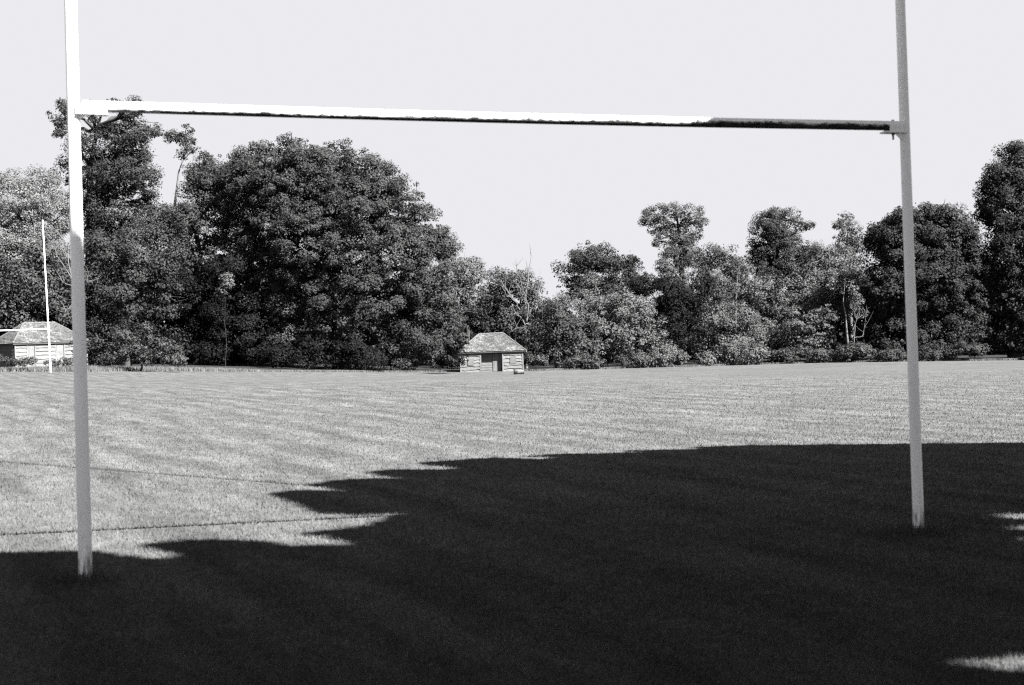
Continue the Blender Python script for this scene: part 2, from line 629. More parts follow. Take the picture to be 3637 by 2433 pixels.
def lobe_leaves(c, R, leaf, rc, dens, keepf, flat=0.75, layered=False, inner=0.5):
    """puffs of leaves over the shell of one lobe; returns positions, normals"""
    R = np.asarray(R, float)
    Rm = R.mean()
    rc = min(rc, Rm * 0.55)
    nc = max(5, int(2.6 * (Rm / rc) ** 2 * 1.6))
    d = sph(nc)
    back = (d[:, 1] > 0.25) & (rng.random(nc) < 0.35)
    d = d[~back]
    d = d[rng.random(len(d)) < keepf]
    f = rng.uniform(0.5, 1.08, len(d)) ** 0.75
    stray = rng.random(len(d)) < 0.2
    f = np.where(stray, rng.uniform(1.02, 1.22, len(d)), f)
    cen = c + d * R * f[:, None] * (1 - 0.35 * rc / Rm)
    Ps, Ns = [], []
    for k in range(len(cen)):
        r = rc * (rng.uniform(0.28, 0.6) if stray[k] else rng.uniform(0.65, 1.3))
        n = int(dens * r * r * rng.uniform(0.7, 1.2)) + 3
        o = sph(n)
        rad = r * rng.uniform(0.25, 1.0, n) ** 0.6
        off = o * rad[:, None]
        off[:, 2] *= (0.45 if layered else flat)
        if layered:
            off[:, :2] *= 1.3
        Ps.append(cen[k] + off)
        Ns.append(o * 0.65 + d[k] * 0.5 + np.array([0, 0, 0.5]) + rng.normal(size=(n, 3)) * 0.38)
    if inner > 0:
        n = int(inner * dens * 0.45 * Rm * Rm)
        o = sph(n) * R * (rng.uniform(0.1, 0.8, n) ** 0.5)[:, None]
        Ps.append(c + o)
        Ns.append(sph(n))
    if not Ps:
        return np.zeros((0, 3)), np.zeros((0, 3))
    return np.concatenate(Ps), np.concatenate(Ns)


def limb_path(a, b, n=6, wob=0.08, sag=0.0):
    a, b = np.asarray(a, float), np.asarray(b, float)
    L = np.linalg.norm(b - a)
    out = []
    for i in range(n + 1):
        t = i / n
        p = a + (b - a) * t
        p = p + rng.normal(size=3) * L * wob * math.sin(math.pi * t) * 0.5
        p[2] += sag * L * math.sin(math.pi * t)
        out.append(p)
    return out


NLEAF = 0
LEAF_K = 0.70          # leaf sprays of about 20 cm


def make_tree(name, lobes, base_px, off, label, cat='tree', leaf=0.17, rc=0.95, dens=75, keepf=0.92, mat='oak',
              bark='bark', trunk_r=0.35, layered=False, inner=0.5, group=None, depthk=0.9, limbs=True, depth=None,
              trunk_px=None, has_trunk=True, bulk=None):
    """lobes: (x, y, r [, ry]) measured on the 2344 wide copy; off: metres behind the edge of the field"""
    global NLEAF
    dens *= (1.0 / LEAF_K) ** 2 * 0.95
    leaf *= LEAF_K
    d = depth if depth else edge_depth(base_px * K) + off
    b = at(base_px * K, CY, d)
    base = np.array([b[0], b[1], float(gz(b[0], b[1]))])
    root = empty(name, base, label, cat, group)
    m_per = d / F * K
    Ps, Ns, cents = [], [], []
    lx = np.array([l[0] for l in lobes], float)
    cx, hw = (lx.min() + lx.max()) / 2, max((lx.max() - lx.min()) / 2, 1)
    bulk = hw * m_per * 0.75 if bulk is None else bulk
    extra = [l for i, l in enumerate(lobes) if i % 3 == 0] if len(lobes) > 5 else []
    for li, l in enumerate(list(lobes) + extra):
        r = l[2] * m_per
        rz = (l[3] if len(l) > 3 else l[2]) * m_per
        rel = min(abs(l[0] - cx) / (hw * 1.15), 1)
        reach = bulk * math.sqrt(1 - rel * rel)
        dy = -reach * rng.uniform(0.15, 1.0) if li < len(lobes) else reach * rng.uniform(0.3, 1.0)
        if len(l) > 4: dy = l[4]
        c = at(l[0] * K, l[1] * K, d + dy)
        if len(l) <= 4: cents.append((c, r))
        P, Nn = lobe_leaves(c, (r, r * depthk, rz), leaf, rc, dens, keepf, layered=layered, inner=inner)
        Ps.append(P); Ns.append(Nn)
    P = np.concatenate(Ps); Nn = np.concatenate(Ns)
    ok = P[:, 2] > gz(P[:, 0], P[:, 1]) + 0.03
    P, Nn = P[ok], Nn[ok]
    NLEAF += len(P)
    vv, ff = leaves_to_mesh(P - base, Nn, leaf * np.ones(len(P)))
    mesh_np('crown' if cat == 'tree' else 'foliage', vv, ff, M[mat], root)
    if has_trunk:
        tb = MB()
        top = max(cents, key=lambda q_: q_[0][2])[0]
        mean = np.mean([c for c, r in cents], axis=0)
        if trunk_px:
            path = [at(x * K, y * K, d) for x, y in trunk_px]
            path = [np.array([path[0][0], path[0][1], base[2] - 0.2])] + path[1:] if trunk_px[0][1] > 780 else [np.array([path[0][0], path[0][1], base[2] - 0.2])] + path
        else:
            fork = base + (mean - base) * 0.55
            fork[0] = base[0] * 0.6 + mean[0] * 0.4
            path = limb_path(base - np.array([0, 0, 0.2]), fork, 4, 0.05) + limb_path(fork, top * 0.85 + fork * 0.15, 5, 0.1)[1:]
        n = len(path)
        rad = [trunk_r * (1.25 if i == 0 else 1) * (1 - 0.85 * i / (n - 1)) for i in range(n)]
        tb.tube([p - base for p in path], rad, 9, wob=0.1)
        tr = tb.build('trunk' if cat == 'tree' else 'stem', M[bark], root)
        if limbs:
            lb = MB()
            for c, r in cents:
                zs = [abs(p[2] - (c[2] - 0.6 * r)) for p in path]
                s = path[int(np.argmin(zs))]
                pth = limb_path(s, c, 5, 0.12, 0.05)
                rr = trunk_r * 0.4
                lb.tube([p - base for p in pth], [rr * (1 - 0.75 * i / 5) for i in range(6)], 6, wob=0.1)
                for k in range(4):
                    e = c + sph(1)[0] * r * 0.95
                    p2 = limb_path(pth[3], e, 4, 0.15)
                    lb.tube([p - base for p in p2], [rr * 0.4 * (1 - 0.8 * i / 4) for i in range(5)], 5)
            lb.build('branches', M[bark], tr)
    return root


exec_trees = True
# ---- left group
make_tree('broadleaf_tree', [(-60, 480, 80), (10, 440, 60), (45, 450, 60), (95, 440, 56), (60, 520, 80), (130, 500, 50), (-20, 560, 80), (110, 570, 60), (40, 600, 80)],
          30, 30, 'pale leaved bushy tree at the left edge, behind the top of the small far goalpost', mat='pale', leaf=0.11, rc=0.8, dens=150, keepf=0.9, trunk_r=0.4)
make_tree('broadleaf_tree', [(140, 258, 34, 32), (135, 300, 24), (210, 262, 28, 22), (262, 240, 22, 16), (308, 245, 34, 20), (215, 330, 46, 42), (290, 305, 58, 34), (340, 320, 20),
                       (330, 385, 44, 32), (265, 395, 60, 44), (150, 400, 38, 42), (310, 445, 48, 30), (210, 400, 50, 60), (250, 300, 36, 26), (330, 345, 36, 30), (300, 355, 46, 36), (335, 420, 40, 36), (350, 465, 34, 30), (235, 545, 56), (310, 535, 60), (195, 520, 36, 44), (350, 300, 22, 18), (180, 330, 40, 40), (260, 430, 50, 46), (220, 480, 50, 44), (290, 400, 44, 40), (315, 500, 46, 40), (300, 265, 30, 20), (250, 350, 40), (230, 470, 50), (165, 470, 40), (340, 480, 36, 28), (270, 520, 60)],
          205, 42, 'tallest tree on the left, ragged crown and thick dark trunk rising behind the left goalpost', leaf=0.13, rc=0.7, dens=100, keepf=0.8, inner=0.12,
          trunk_r=0.55, trunk_px=[(208, 820), (206, 560), (207, 470), (206, 380), (222, 300), (235, 250)], mat='dark')
make_tree('broadleaf_tree', [(395, 315, 26, 16), (425, 322, 24, 26), (420, 350, 20, 18), (438, 300, 10, 10), (452, 345, 14, 8), (425, 290, 10, 8), (412, 318, 24, 14), (432, 335, 16, 20), (380, 310, 12, 8), (445, 325, 10, 10)],
          402, 38, 'slender half bare tree with pale trunk standing up between the two tallest left crowns', leaf=0.14, rc=0.5, dens=60, keepf=0.6, inner=0.0, bark='palebark',
          trunk_r=0.17, trunk_px=[(396, 820), (400, 470), (404, 440), (409, 395), (420, 365), (426, 310)], mat='dark')
make_tree('broadleaf_tree', [(470, 425, 52, 50), (490, 395, 44), (472, 362, 20, 14), (392, 505, 46), (432, 480, 46), (505, 450, 50), (455, 400, 40), (540, 400, 40), (520, 440, 60), (450, 520, 85, 70), (380, 530, 60), (540, 530, 60)],
          450, 32, 'dark broad tree joined to the left side of the huge round tree', leaf=0.14, mat='oak', dens=105, keepf=0.9)
make_tree('broadleaf_tree', [(250, 590, 70, 60), (330, 580, 80, 70), (395, 600, 60, 60), (220, 670, 60, 60), (300, 670, 85, 70), (380, 680, 50, 60), (240, 760, 50, 55)],
          290, 26, 'wide dense tree right behind the left goalpost, in front of the tall ragged tree', leaf=0.14, mat='oak', dens=100, keepf=0.88, trunk_r=0.3)
make_tree('broadleaf_tree', [(10, 640, 70), (80, 650, 70, 60), (150, 640, 50), (40, 700, 60), (-50, 680, 70), (130, 710, 55), (100, 590, 50)],
          70, 26, 'dark leafy tree just behind and above the roof of the left hut', leaf=0.17, mat='mid', dens=72, keepf=0.85, trunk_r=0.3)
make_tree('bush', [(285, 775, 26, 22), (320, 790, 34, 28), (300, 815, 34, 22), (265, 820, 24, 16), (345, 815, 30, 20), (385, 818, 28, 20), (405, 830, 24, 12), (375, 790, 22, 18), (330, 750, 16, 14)],
          320, 2.0, 'brighter leaved bush at the foot of the left trees, just right of the left goalpost', 'bush', leaf=0.12, rc=0.5, dens=150, keepf=0.85, mat='mid', trunk_r=0.1, limbs=False)
make_tree('sapling', [(515, 640, 20, 24), (512, 665, 16, 14)], 514, 16, 'small pale patch of sapling leaves in the dark gap left of the huge round tree', leaf=0.13, rc=0.4, dens=110,
          mat='light', trunk_r=0.018, limbs=False, inner=0.2)

# ---- the great oak
make_tree('broadleaf_tree', [(560, 385, 46, 44), (605, 362, 48, 46), (665, 355, 50, 46), (720, 375, 44), (775, 360, 48, 46), (830, 382, 48), (880, 420, 48), (930, 455, 46),
                        (965, 505, 44), (1010, 560, 42, 40), (985, 610, 55), (640, 440, 80), (740, 450, 80), (840, 490, 80), (600, 500, 70), (700, 560, 85),
                        (800, 590, 85), (900, 580, 75), (650, 620, 60), (740, 670, 75), (850, 680, 80), (950, 680, 65), (1010, 690, 50), (680, 700, 45),
                        (790, 750, 60), (880, 750, 60), (970, 755, 60), (1030, 740, 38), (650, 765, 46, 34), (640, 800, 36, 30), (720, 795, 40, 30), (560, 470, 60), (545, 540, 50), (1040, 786, 22, 20, -12.2), (1058, 770, 15, 12, -12.8), (1066, 782, 9, 7, -13.2), (1028, 810, 18, 20, -12), (640, 700, 46), (612, 645, 42), (620, 590, 44), (690, 400, 60), (800, 430, 60), (620, 420, 50), (880, 490, 60), (950, 560, 55), (760, 520, 70), (960, 640, 55), (560, 420, 50), (575, 560, 50, 46, -3), (622, 512, 50, 46, -5), (700, 500, 60, 50, -6), (790, 450, 56, 50, -5), (850, 440, 46, 42, -4), (900, 520, 56, 50, -4), (640, 400, 46, 40, -4), (720, 410, 50, 40, -5)],
          780, 12, 'huge round crowned tree left of the central hut, the biggest at the field edge', mat='oak', leaf=0.14, rc=0.72, dens=125, keepf=0.88,
          trunk_r=0.8, depthk=1.0, inner=0.45, bulk=6.5)
make_tree('bush', [(905, 810, 36, 30), (950, 800, 42, 36), (985, 815, 40, 30), (930, 830, 44, 20), (1000, 800, 26)], 945, 3.0,
          'rounded grey leaved bush under the huge round tree, a little left of the central hut', 'bush', leaf=0.12, rc=0.6, dens=120, keepf=0.95, mat='mid', trunk_r=0.1, limbs=False)

make_tree('bush', [(455, 690, 60, 60), (530, 700, 60, 60), (430, 625, 50, 44), (520, 612, 60, 50), (575, 640, 46), (470, 760, 60, 50), (545, 770, 60, 50), (430, 800, 44, 36), (500, 810, 60, 34), (580, 800, 50, 40), (590, 720, 44, 50)],
          505, 26, 'bushes coloured black for the deep shade left of the huge round tree', 'bush', leaf=0.14, dens=100, mat='yew_shade', limbs=False, trunk_r=0.12)  # leaf colour carries the darkness of the shaded gap
make_tree('bush', [(640, 815, 44, 26), (700, 820, 50, 24), (770, 815, 50, 30), (840, 820, 50, 26), (810, 790, 40, 30), (720, 790, 40, 24), (1020, 826, 26, 20, -3), (1045, 815, 24, 26, -2.5)],
          745, 7, 'low bush coloured black for the shade right under the huge round tree', 'bush', leaf=0.13, dens=100, mat='yew_shade', limbs=False, trunk_r=0.1, bulk=1.5)  # understory added as a dark patch, the tree's shade in its leaf colour
make_tree('bush', [(1022, 826, 22, 20), (1042, 820, 18, 22)], 1032, 1.2, 'small bush coloured black for the shade against the left wall of the central hut', 'bush',
          leaf=0.12, rc=0.4, dens=140, mat='yew_shade', limbs=False, trunk_r=0.05, bulk=0.3)  # dark bush added where only deep shade lies beside the hut
make_tree('bush', [(190, 800, 36, 40), (230, 805, 36, 36), (350, 770, 46, 40), (400, 790, 40, 40), (300, 760, 50, 40)],
          300, 16, 'dark bush behind the brighter bush at the foot of the left trees', 'bush', leaf=0.13, dens=100, mat='dark', limbs=False, trunk_r=0.1)

# ---- behind and right of the central hut
make_tree('broadleaf_tree', [(1068, 620, 44, 40), (1090, 650, 36), (1045, 660, 40), (1075, 700, 46), (1040, 600, 20)], 1070, 22,
          'pale rounded tree showing between the huge round tree and the dead branches above the hut', leaf=0.14, dens=95, mat='light', keepf=0.9)
make_tree('broadleaf_tree', [(1150, 650, 40, 36), (1190, 645, 36, 32), (1225, 670, 36, 36), (1130, 690, 40), (1180, 700, 50), (1240, 710, 40, 40), (1140, 735, 40), (1215, 760, 44, 44)],
          1180, 16, 'dark round tree behind the central hut with bare dead branches before it', leaf=0.15, dens=85, mat='oak', keepf=0.88)
make_tree('bush', [(1290, 720, 44, 40), (1260, 760, 44, 44), (1310, 770, 50, 46), (1240, 800, 36, 34), (1290, 815, 44, 28), (1215, 790, 28, 36)], 1270, 6,
          'large bush directly against the right side of the central hut', 'bush', leaf=0.14, dens=100, rc=0.8, mat='mid', trunk_r=0.12, limbs=False)
make_tree('bush', [(1370, 720, 50, 44), (1420, 700, 46, 40), (1390, 770, 60, 50), (1460, 720, 42), (1450, 780, 56, 46), (1500, 760, 36), (1510, 800, 36, 30), (1370, 810, 50, 30)], 1430, 8,
          'broad sunlit thicket below the first round topped tree right of the sky gap', 'bush', leaf=0.14, dens=100, rc=0.85, mat='light', trunk_r=0.12, limbs=False)
make_tree('bush', [(1330, 690, 40, 34), (1280, 690, 30, 26), (1350, 660, 30)], 1310, 14,
          'soft grey bush filling the dip in the skyline right of the dead branches', 'bush', leaf=0.12, dens=110, rc=0.7, mat='light', trunk_r=0.1, limbs=False)
make_tree('broadleaf_tree', [(1340, 590, 42, 36), (1300, 625, 36, 36), (1360, 630, 50), (1395, 600, 36, 30), (1420, 640, 40), (1300, 665, 26), (1360, 665, 40), (1400, 660, 44, 36), (1330, 640, 46), (1380, 590, 40, 34)],
          1360, 20, 'compact dark tree with round top, first right of the gap of sky', leaf=0.16, rc=0.85, dens=70, keepf=0.82, mat='dark', inner=0.3)
make_tree('broadleaf_tree', [(1440, 598, 20, 26), (1450, 630, 30, 30), (1425, 620, 26), (1455, 605, 18, 14), (1440, 655, 40, 30)], 1440, 26, 'thin pointed tree tucked against the right of the compact round topped tree', leaf=0.15, rc=0.5,
          dens=90, keepf=0.9, mat='dark', inner=0.3, trunk_r=0.08)
make_tree('broadleaf_tree', [(1480, 655, 40, 28), (1530, 670, 46, 40), (1580, 690, 50, 60), (1545, 740, 50, 60), (1610, 660, 40), (1560, 790, 40, 40), (1520, 710, 36), (1590, 740, 40, 50), (1540, 680, 44)], 1550, 11,
          'nearly black tree in shade under the umbrella topped tree', leaf=0.12, rc=0.8, dens=130, mat='yew_shade', keepf=0.98)
make_tree('broadleaf_tree', [(1500, 492, 34, 26), (1540, 480, 36, 22), (1580, 488, 32, 24), (1605, 510, 22, 14), (1475, 505, 20, 12), (1545, 515, 44, 26), (1510, 535, 18, 16), (1560, 550, 36, 28),
                         (1535, 585, 26, 26), (1570, 590, 34, 32), (1520, 610, 20, 20), (1550, 620, 34, 26), (1490, 530, 9, 12), (1545, 560, 40, 30), (1530, 600, 34), (1575, 570, 30, 40), (1555, 645, 44, 34), (1500, 555, 14, 14), (1512, 640, 20, 24), (1600, 535, 16, 14)],
          1560, 24, 'tall tree right of centre with flat umbrella top above hanging foliage', leaf=0.12, rc=0.6, dens=100, keepf=0.72, inner=0.08, mat='mid', trunk_r=0.4,
          trunk_px=[(1562, 820), (1562, 640), (1560, 600), (1556, 560), (1552, 520), (1548, 480)])
make_tree('broadleaf_tree', [(1625, 590, 44, 30), (1660, 580, 30, 24), (1640, 630, 56, 44), (1690, 620, 40, 36), (1700, 670, 44), (1630, 690, 50), (1680, 700, 50)], 1660, 15,
          'mid grey tree joined to the right of the umbrella topped tree', leaf=0.14, dens=90, rc=0.8, mat='mid', keepf=0.92)
make_tree('broadleaf_tree', [(1685, 660, 30, 24), (1720, 650, 24, 24)], 1686, 11, 'thin tree with a pale bare stem just left of the tall dome topped tree', leaf=0.13, dens=70, rc=0.5, keepf=0.6,
          mat='light', bark='deadwood', trunk_r=0.14, trunk_px=[(1683, 820), (1684, 740), (1685, 700), (1686, 655), (1690, 622)], inner=0.05)
make_tree('broadleaf_tree', [(1765, 505, 36, 30), (1800, 500, 36, 26), (1735, 540, 26, 26), (1780, 545, 50, 34), (1835, 520, 26, 14), (1855, 517, 12, 8), (1740, 580, 36, 28), (1800, 580, 50, 34),
                       (1830, 560, 26, 18), (1770, 620, 50, 34), (1725, 600, 22), (1830, 620, 40), (1722, 565, 20), (1745, 600, 40), (1815, 600, 50), (1850, 590, 28), (1790, 645, 60), (1765, 520, 44)],
          1780, 20, 'tall dome topped tree with one branch reaching out to the right', leaf=0.13, rc=0.7, dens=100, keepf=0.82, inner=0.18, mat='dark', trunk_r=0.42,
          trunk_px=[(1782, 820), (1780, 680), (1778, 620), (1780, 560), (1785, 500)])
make_tree('broadleaf_tree', [(1760, 670, 50, 44), (1810, 680, 56, 50), (1740, 720, 40), (1850, 690, 50), (1800, 740, 60, 40)], 1800, 12,
          'grey leaved tree below the tall dome topped tree', leaf=0.14, dens=95, rc=0.8, mat='light', keepf=0.92)
make_tree('broadleaf_tree', [(1935, 505, 22, 18), (1955, 525, 20, 20), (1925, 540, 18, 16), (1945, 565, 28, 22), (1970, 560, 18), (1920, 580, 18, 12), (1915, 515, 13), (1962, 545, 24), (1930, 565, 26), (1957, 590, 24), (1940, 520, 28)], 1945, 26,
          'thin see through tree with small top, left of the wide tree behind the right goalpost', leaf=0.14, rc=0.45, dens=62, keepf=0.62, inner=0.03, mat='mid', trunk_r=0.2, bark='palebark',
          trunk_px=[(1950, 820), (1946, 640), (1942, 560), (1938, 500)])
make_tree('broadleaf_tree', [(1880, 590, 44, 34), (1925, 605, 50, 40), (1900, 650, 60, 50), (1950, 650, 40, 44), (1850, 640, 40), (1870, 700, 50), (1940, 700, 40)], 1905, 15,
          'light grey broad tree just left of the wide tree behind the right goalpost', leaf=0.13, dens=105, rc=0.85, mat='light', keepf=0.94)
make_tree('bush', [(1640, 740, 56, 46), (1690, 730, 56, 44), (1720, 770, 46, 46), (1620, 780, 46, 40), (1670, 790, 60, 40)], 1670, 7,
          'big smooth rounded bush to the right of the nearly black tree', 'bush', leaf=0.12, dens=120, rc=0.9, mat='light', trunk_r=0.1, limbs=False, keepf=0.97)
make_tree('bush', [(1835, 740, 42, 30), (1870, 755, 40, 30), (1820, 775, 34, 22), (1860, 790, 46, 26), (1890, 725, 30)], 1850, 5.5,
          'bush with flat layered sprays of bright leaves, left of the crooked white stems', 'bush', leaf=0.15, dens=110, rc=0.6, mat='light', layered=True, trunk_r=0.08, limbs=False)
make_tree('bush', [(1960, 770, 44, 40), (1910, 790, 30, 30), (1780, 780, 40, 36)], 1940, 10, 'dark low thicket behind the crooked white stems', 'bush', leaf=0.13, dens=100, mat='dark',
          trunk_r=0.08, limbs=False)
make_tree('broadleaf_tree', [(1960, 690, 24, 24), (1945, 660, 26, 20), (1975, 720, 14)], 1950, 4, 'young tree with one straight thin pale stem beside the crooked white stems', leaf=0.13, dens=80, rc=0.5,
          keepf=0.7, mat='light', bark='deadwood', trunk_r=0.13, limbs=False, inner=0.05, trunk_px=[(1945, 812), (1938, 760), (1936, 725), (1930, 690), (1935, 640)])
# ---- right
make_tree('broadleaf_tree', [(2060, 520, 50, 40), (2110, 500, 46, 42), (2160, 500, 48, 42), (2010, 545, 38, 34), (2200, 540, 44, 46), (2020, 610, 54, 56), (2090, 590, 80), (2170, 600, 70),
                            (2220, 630, 44, 60), (2015, 700, 50, 60), (2100, 690, 80), (2190, 700, 70), (2050, 765, 60, 50), (2140, 770, 80, 46), (2220, 745, 50, 56), (2078, 522, 56, 50, -2), (2135, 515, 56, 48, -3), (2185, 550, 54, 54, -2), (2040, 565, 54, 50, -2), (2225, 590, 40, 56, -1), (2030, 655, 60, 60, -2), (2130, 640, 80, 70, -3)],
          2110, 10, 'wide round dark tree directly behind the right goalpost', leaf=0.16, rc=0.9, dens=105, keepf=0.9, mat='chest', trunk_r=0.6, inner=0.6, depthk=1.0)
make_tree('broadleaf_tree', [(2325, 365, 44, 40), (2285, 410, 42, 40), (2340, 430, 60), (2262, 455, 36, 44), (2310, 490, 66), (2250, 500, 26), (2380, 500, 70), (2290, 580, 56), (2350, 590, 80),
                       (2300, 670, 66), (2370, 690, 90), (2310, 760, 70, 50), (2390, 400, 60), (2400, 780, 70), (2280, 470, 50, 50, -2), (2310, 425, 54, 50, -2), (2335, 560, 80, 70, -3), (2290, 640, 60, 60, -2), (2335, 390, 50, 46, -1)],
          2320, 14, 'towering dark tree at the right edge of the photo', leaf=0.155, rc=0.9, dens=105, keepf=0.9, mat='chest', trunk_r=0.6, inner=0.6, depthk=1.0)

# ---- brambles along the field edge
BR = [(1225, 822, 30, 14, 'low bramble patch touching the right wall of the central hut'), (1330, 830, 44, 14, 'flat bramble patch under the large bush beside the central hut'),
      (1450, 826, 46, 18, 'bramble mound in front of the broad sunlit thicket'), (1530, 818, 44, 20, 'bramble mound below the nearly black tree'),
      (1620, 822, 40, 18, 'bramble patch at the left foot of the big smooth rounded bush'), (1710, 808, 50, 28, 'tallest bramble mound, in front of the big smooth rounded bush'),
      (1790, 818, 40, 20, 'bramble mound between the smooth rounded bush and the layered bush'), (1870, 812, 50, 22, 'bramble mound below the layered bush'),
      (1960, 806, 44, 22, 'bramble mound under the crooked white stems'), (2040, 812, 36, 16, 'bramble patch just left of the right goalpost'),
      (2140, 808, 44, 14, 'bramble patch just right of the right goalpost under the wide dark tree'), (2225, 800, 40, 18, 'bramble patch in the gap between the wide tree and the towering right edge tree')]
for x, y, r, rz, lab in BR:
    rz *= rng.uniform(0.65, 1.3)
    make_tree('bramble_bush', [(x, y, r, rz)] + [(x + r * rng.uniform(-1.1, 1.1), y + rng.uniform(-5, 7), r * rng.uniform(0.25, 0.6), rz * rng.uniform(0.4, 1.25)) for _ in range(4)], x, 1.6, lab, 'bush', leaf=0.13, rc=0.45, dens=120,
              mat=('light', 'mid', 'oak')[int(x) % 3] if x < 2000 else 'oak', trunk_r=0.05, limbs=False, group='brambles along the edge of the field', has_trunk=False)
make_tree('low_shrub', [(2345, 822, 16, 6)], 2345, 0.3, 'small black clump lying at the far right field edge', 'bush', leaf=0.12, rc=0.3, dens=160, mat='yew_shade', has_trunk=False)
make_tree('weed_clump', [(45, 830, 26, 7), (72, 826, 16, 10), (20, 828, 26, 7), (5, 824, 18, 8)], 50, 4.0, 'clump of weeds against the front of the left hut, left of the small goalpost', 'plant', leaf=0.09, rc=0.3, dens=200, mat='mid', has_trunk=False)
make_tree('weed_clump', [(120, 831, 22, 6), (150, 828, 20, 8)], 140, 4.0, 'clump of weeds right of the small far goalpost, before the left hut', 'plant', leaf=0.09, rc=0.3, dens=200, mat='mid', has_trunk=False)

# ---- wood behind, its deep shade painted in as near-black leaves
Ps, Ns = [], []
prof_x = [-500, 0, 500, 950, 1060, 1200, 1270, 1500, 1700, 2000, 2250, 2500, 2900]
prof_y = [560, 600, 590, 640, 680, 700, 725, 690, 670, 640, 620, 560, 560]
n = 150000
px = rng.uniform(-500, 2900, n)
top = np.interp(px, prof_x, prof_y) + 14 * np.sin(px / 23.0) + 8 * np.sin(px / 9.1)
py = top + (850 - top) * rng.random(n)
dp = rng.uniform(0, 14, n)
P = np.array([at(a * K, b * K, edge_depth(a * K) + 34 + c) for a, b, c in zip(px, py, dp)])
vv, ff = leaves_to_mesh(P, sph(n) + np.array([0, -0.3, 0.4]), 0.3 * np.ones(n))
o = mesh_np('woodland', vv, ff, M['yew_shade'])
tag(o, 'dark mass of undergrowth deep in the wood behind the trees', 'woodland', kind='stuff')

# ---- dead branches (bare pale wood)
def dead_tree(name, base_px, off, chains, label, r0=0.1):
    d = edge_depth(base_px * K) + off
    b = at(base_px * K, CY, d)
    base = np.array([b[0], b[1], float(gz(b[0], b[1]))])
    root = empty(name, base, label, 'tree')
    first = True
    tb, bb = MB(), MB()
    for ch, r in chains:
        pts = [at(x * K, y * K, d + rng.uniform(-0.5, 0.5)) for x, y in ch]
        # break straight runs into crooked ones
        pp = []
        for i in range(len(pts) - 1):
            for t in (0, 0.34, 0.67):
                pp.append(pts[i] * (1 - t) + pts[i + 1] * t + (rng.normal(size=3) * 0.07 if t else 0))
        pp.append(pts[-1])
        nn = len(pp)
        (tb if first else bb).tube([p - base for p in pp], [r * 0.62 * (1 - 0.75 * i / (nn - 1)) for i in range(nn)], 6, wob=0.1)
        if not first:
            for k in range(5):
                i = rng.integers(nn // 3, nn - 1)
                e = pp[i] + np.array([rng.normal() * 0.6, rng.normal() * 0.3, abs(rng.normal()) * 0.8])
                bb.tube([pp[i] - base, (pp[i] + e) / 2 - base + rng.normal(size=3) * 0.08, e - base], [r * 0.3, r * 0.22, r * 0.1], 5)
        first = False
    t = tb.build('trunk', M['deadwood'], root)
    bb.build('branches', M['deadwood'], t)


dead_tree('dead_tree', 1205, 6.0, [([(1206, 845), (1205, 780), (1202, 742)], 0.2),
                                 ([(1202, 745), (1190, 725), (1180, 716), (1166, 722)], 0.1), ([(1202, 748), (1185, 752), (1166, 762)], 0.09),
                                 ([(1206, 735), (1210, 700), (1200, 672), (1182, 650)], 0.1), ([(1178, 690), (1160, 665), (1146, 640)], 0.11),
                                 ([(1190, 710), (1178, 690), (1160, 680), (1148, 655)], 0.08), ([(1204, 700), (1190, 660), (1176, 640)], 0.07), ([(1202, 690), (1208, 650), (1212, 610), (1214, 578)], 0.11),
                                 ([(1196, 660), (1186, 630), (1180, 595)], 0.07), ([(1206, 735), (1226, 680), (1236, 650), (1238, 620)], 0.05), ([(1204, 742), (1225, 738), (1236, 722), (1242, 715)], 0.08),
                                 ([(1204, 742), (1225, 740), (1240, 742), (1256, 738), (1266, 745)], 0.08)],
          'dead tree with bare white branches standing above the central hut')
dead_tree('dead_tree', 170, 8, [([(176, 840), (178, 760), (176, 700)], 0.16), ([(176, 700), (165, 640), (140, 600), (118, 560)], 0.09), ([(170, 660), (150, 650), (135, 640), (122, 640)], 0.07),
                              ([(165, 640), (150, 580), (140, 540), (125, 525)], 0.07), ([(176, 700), (160, 705), (140, 730)], 0.08), ([(178, 690), (196, 650), (215, 640)], 0.07),
                              ([(177, 720), (195, 690), (210, 680)], 0.07), ([(160, 620), (155, 560), (165, 530)], 0.06)],
          'bare pale dead branches beside the left goalpost above the left hut')
dead_tree('dead_tree', 1958, 3.0, [([(1955, 815), (1955, 780), (1953, 755)], 0.11), ([(1953, 755), (1962, 730), (1975, 722), (1985, 726)], 0.07), ([(1954, 770), (1958, 740), (1956, 715), (1962, 700)], 0.07),
                                 ([(1955, 775), (1975, 770), (1980, 740), (1983, 700)], 0.06), ([(1956, 790), (1975, 795), (1990, 800)], 0.05)],
          'little dead tree with crooked white stems, left of the wide dark right tree')

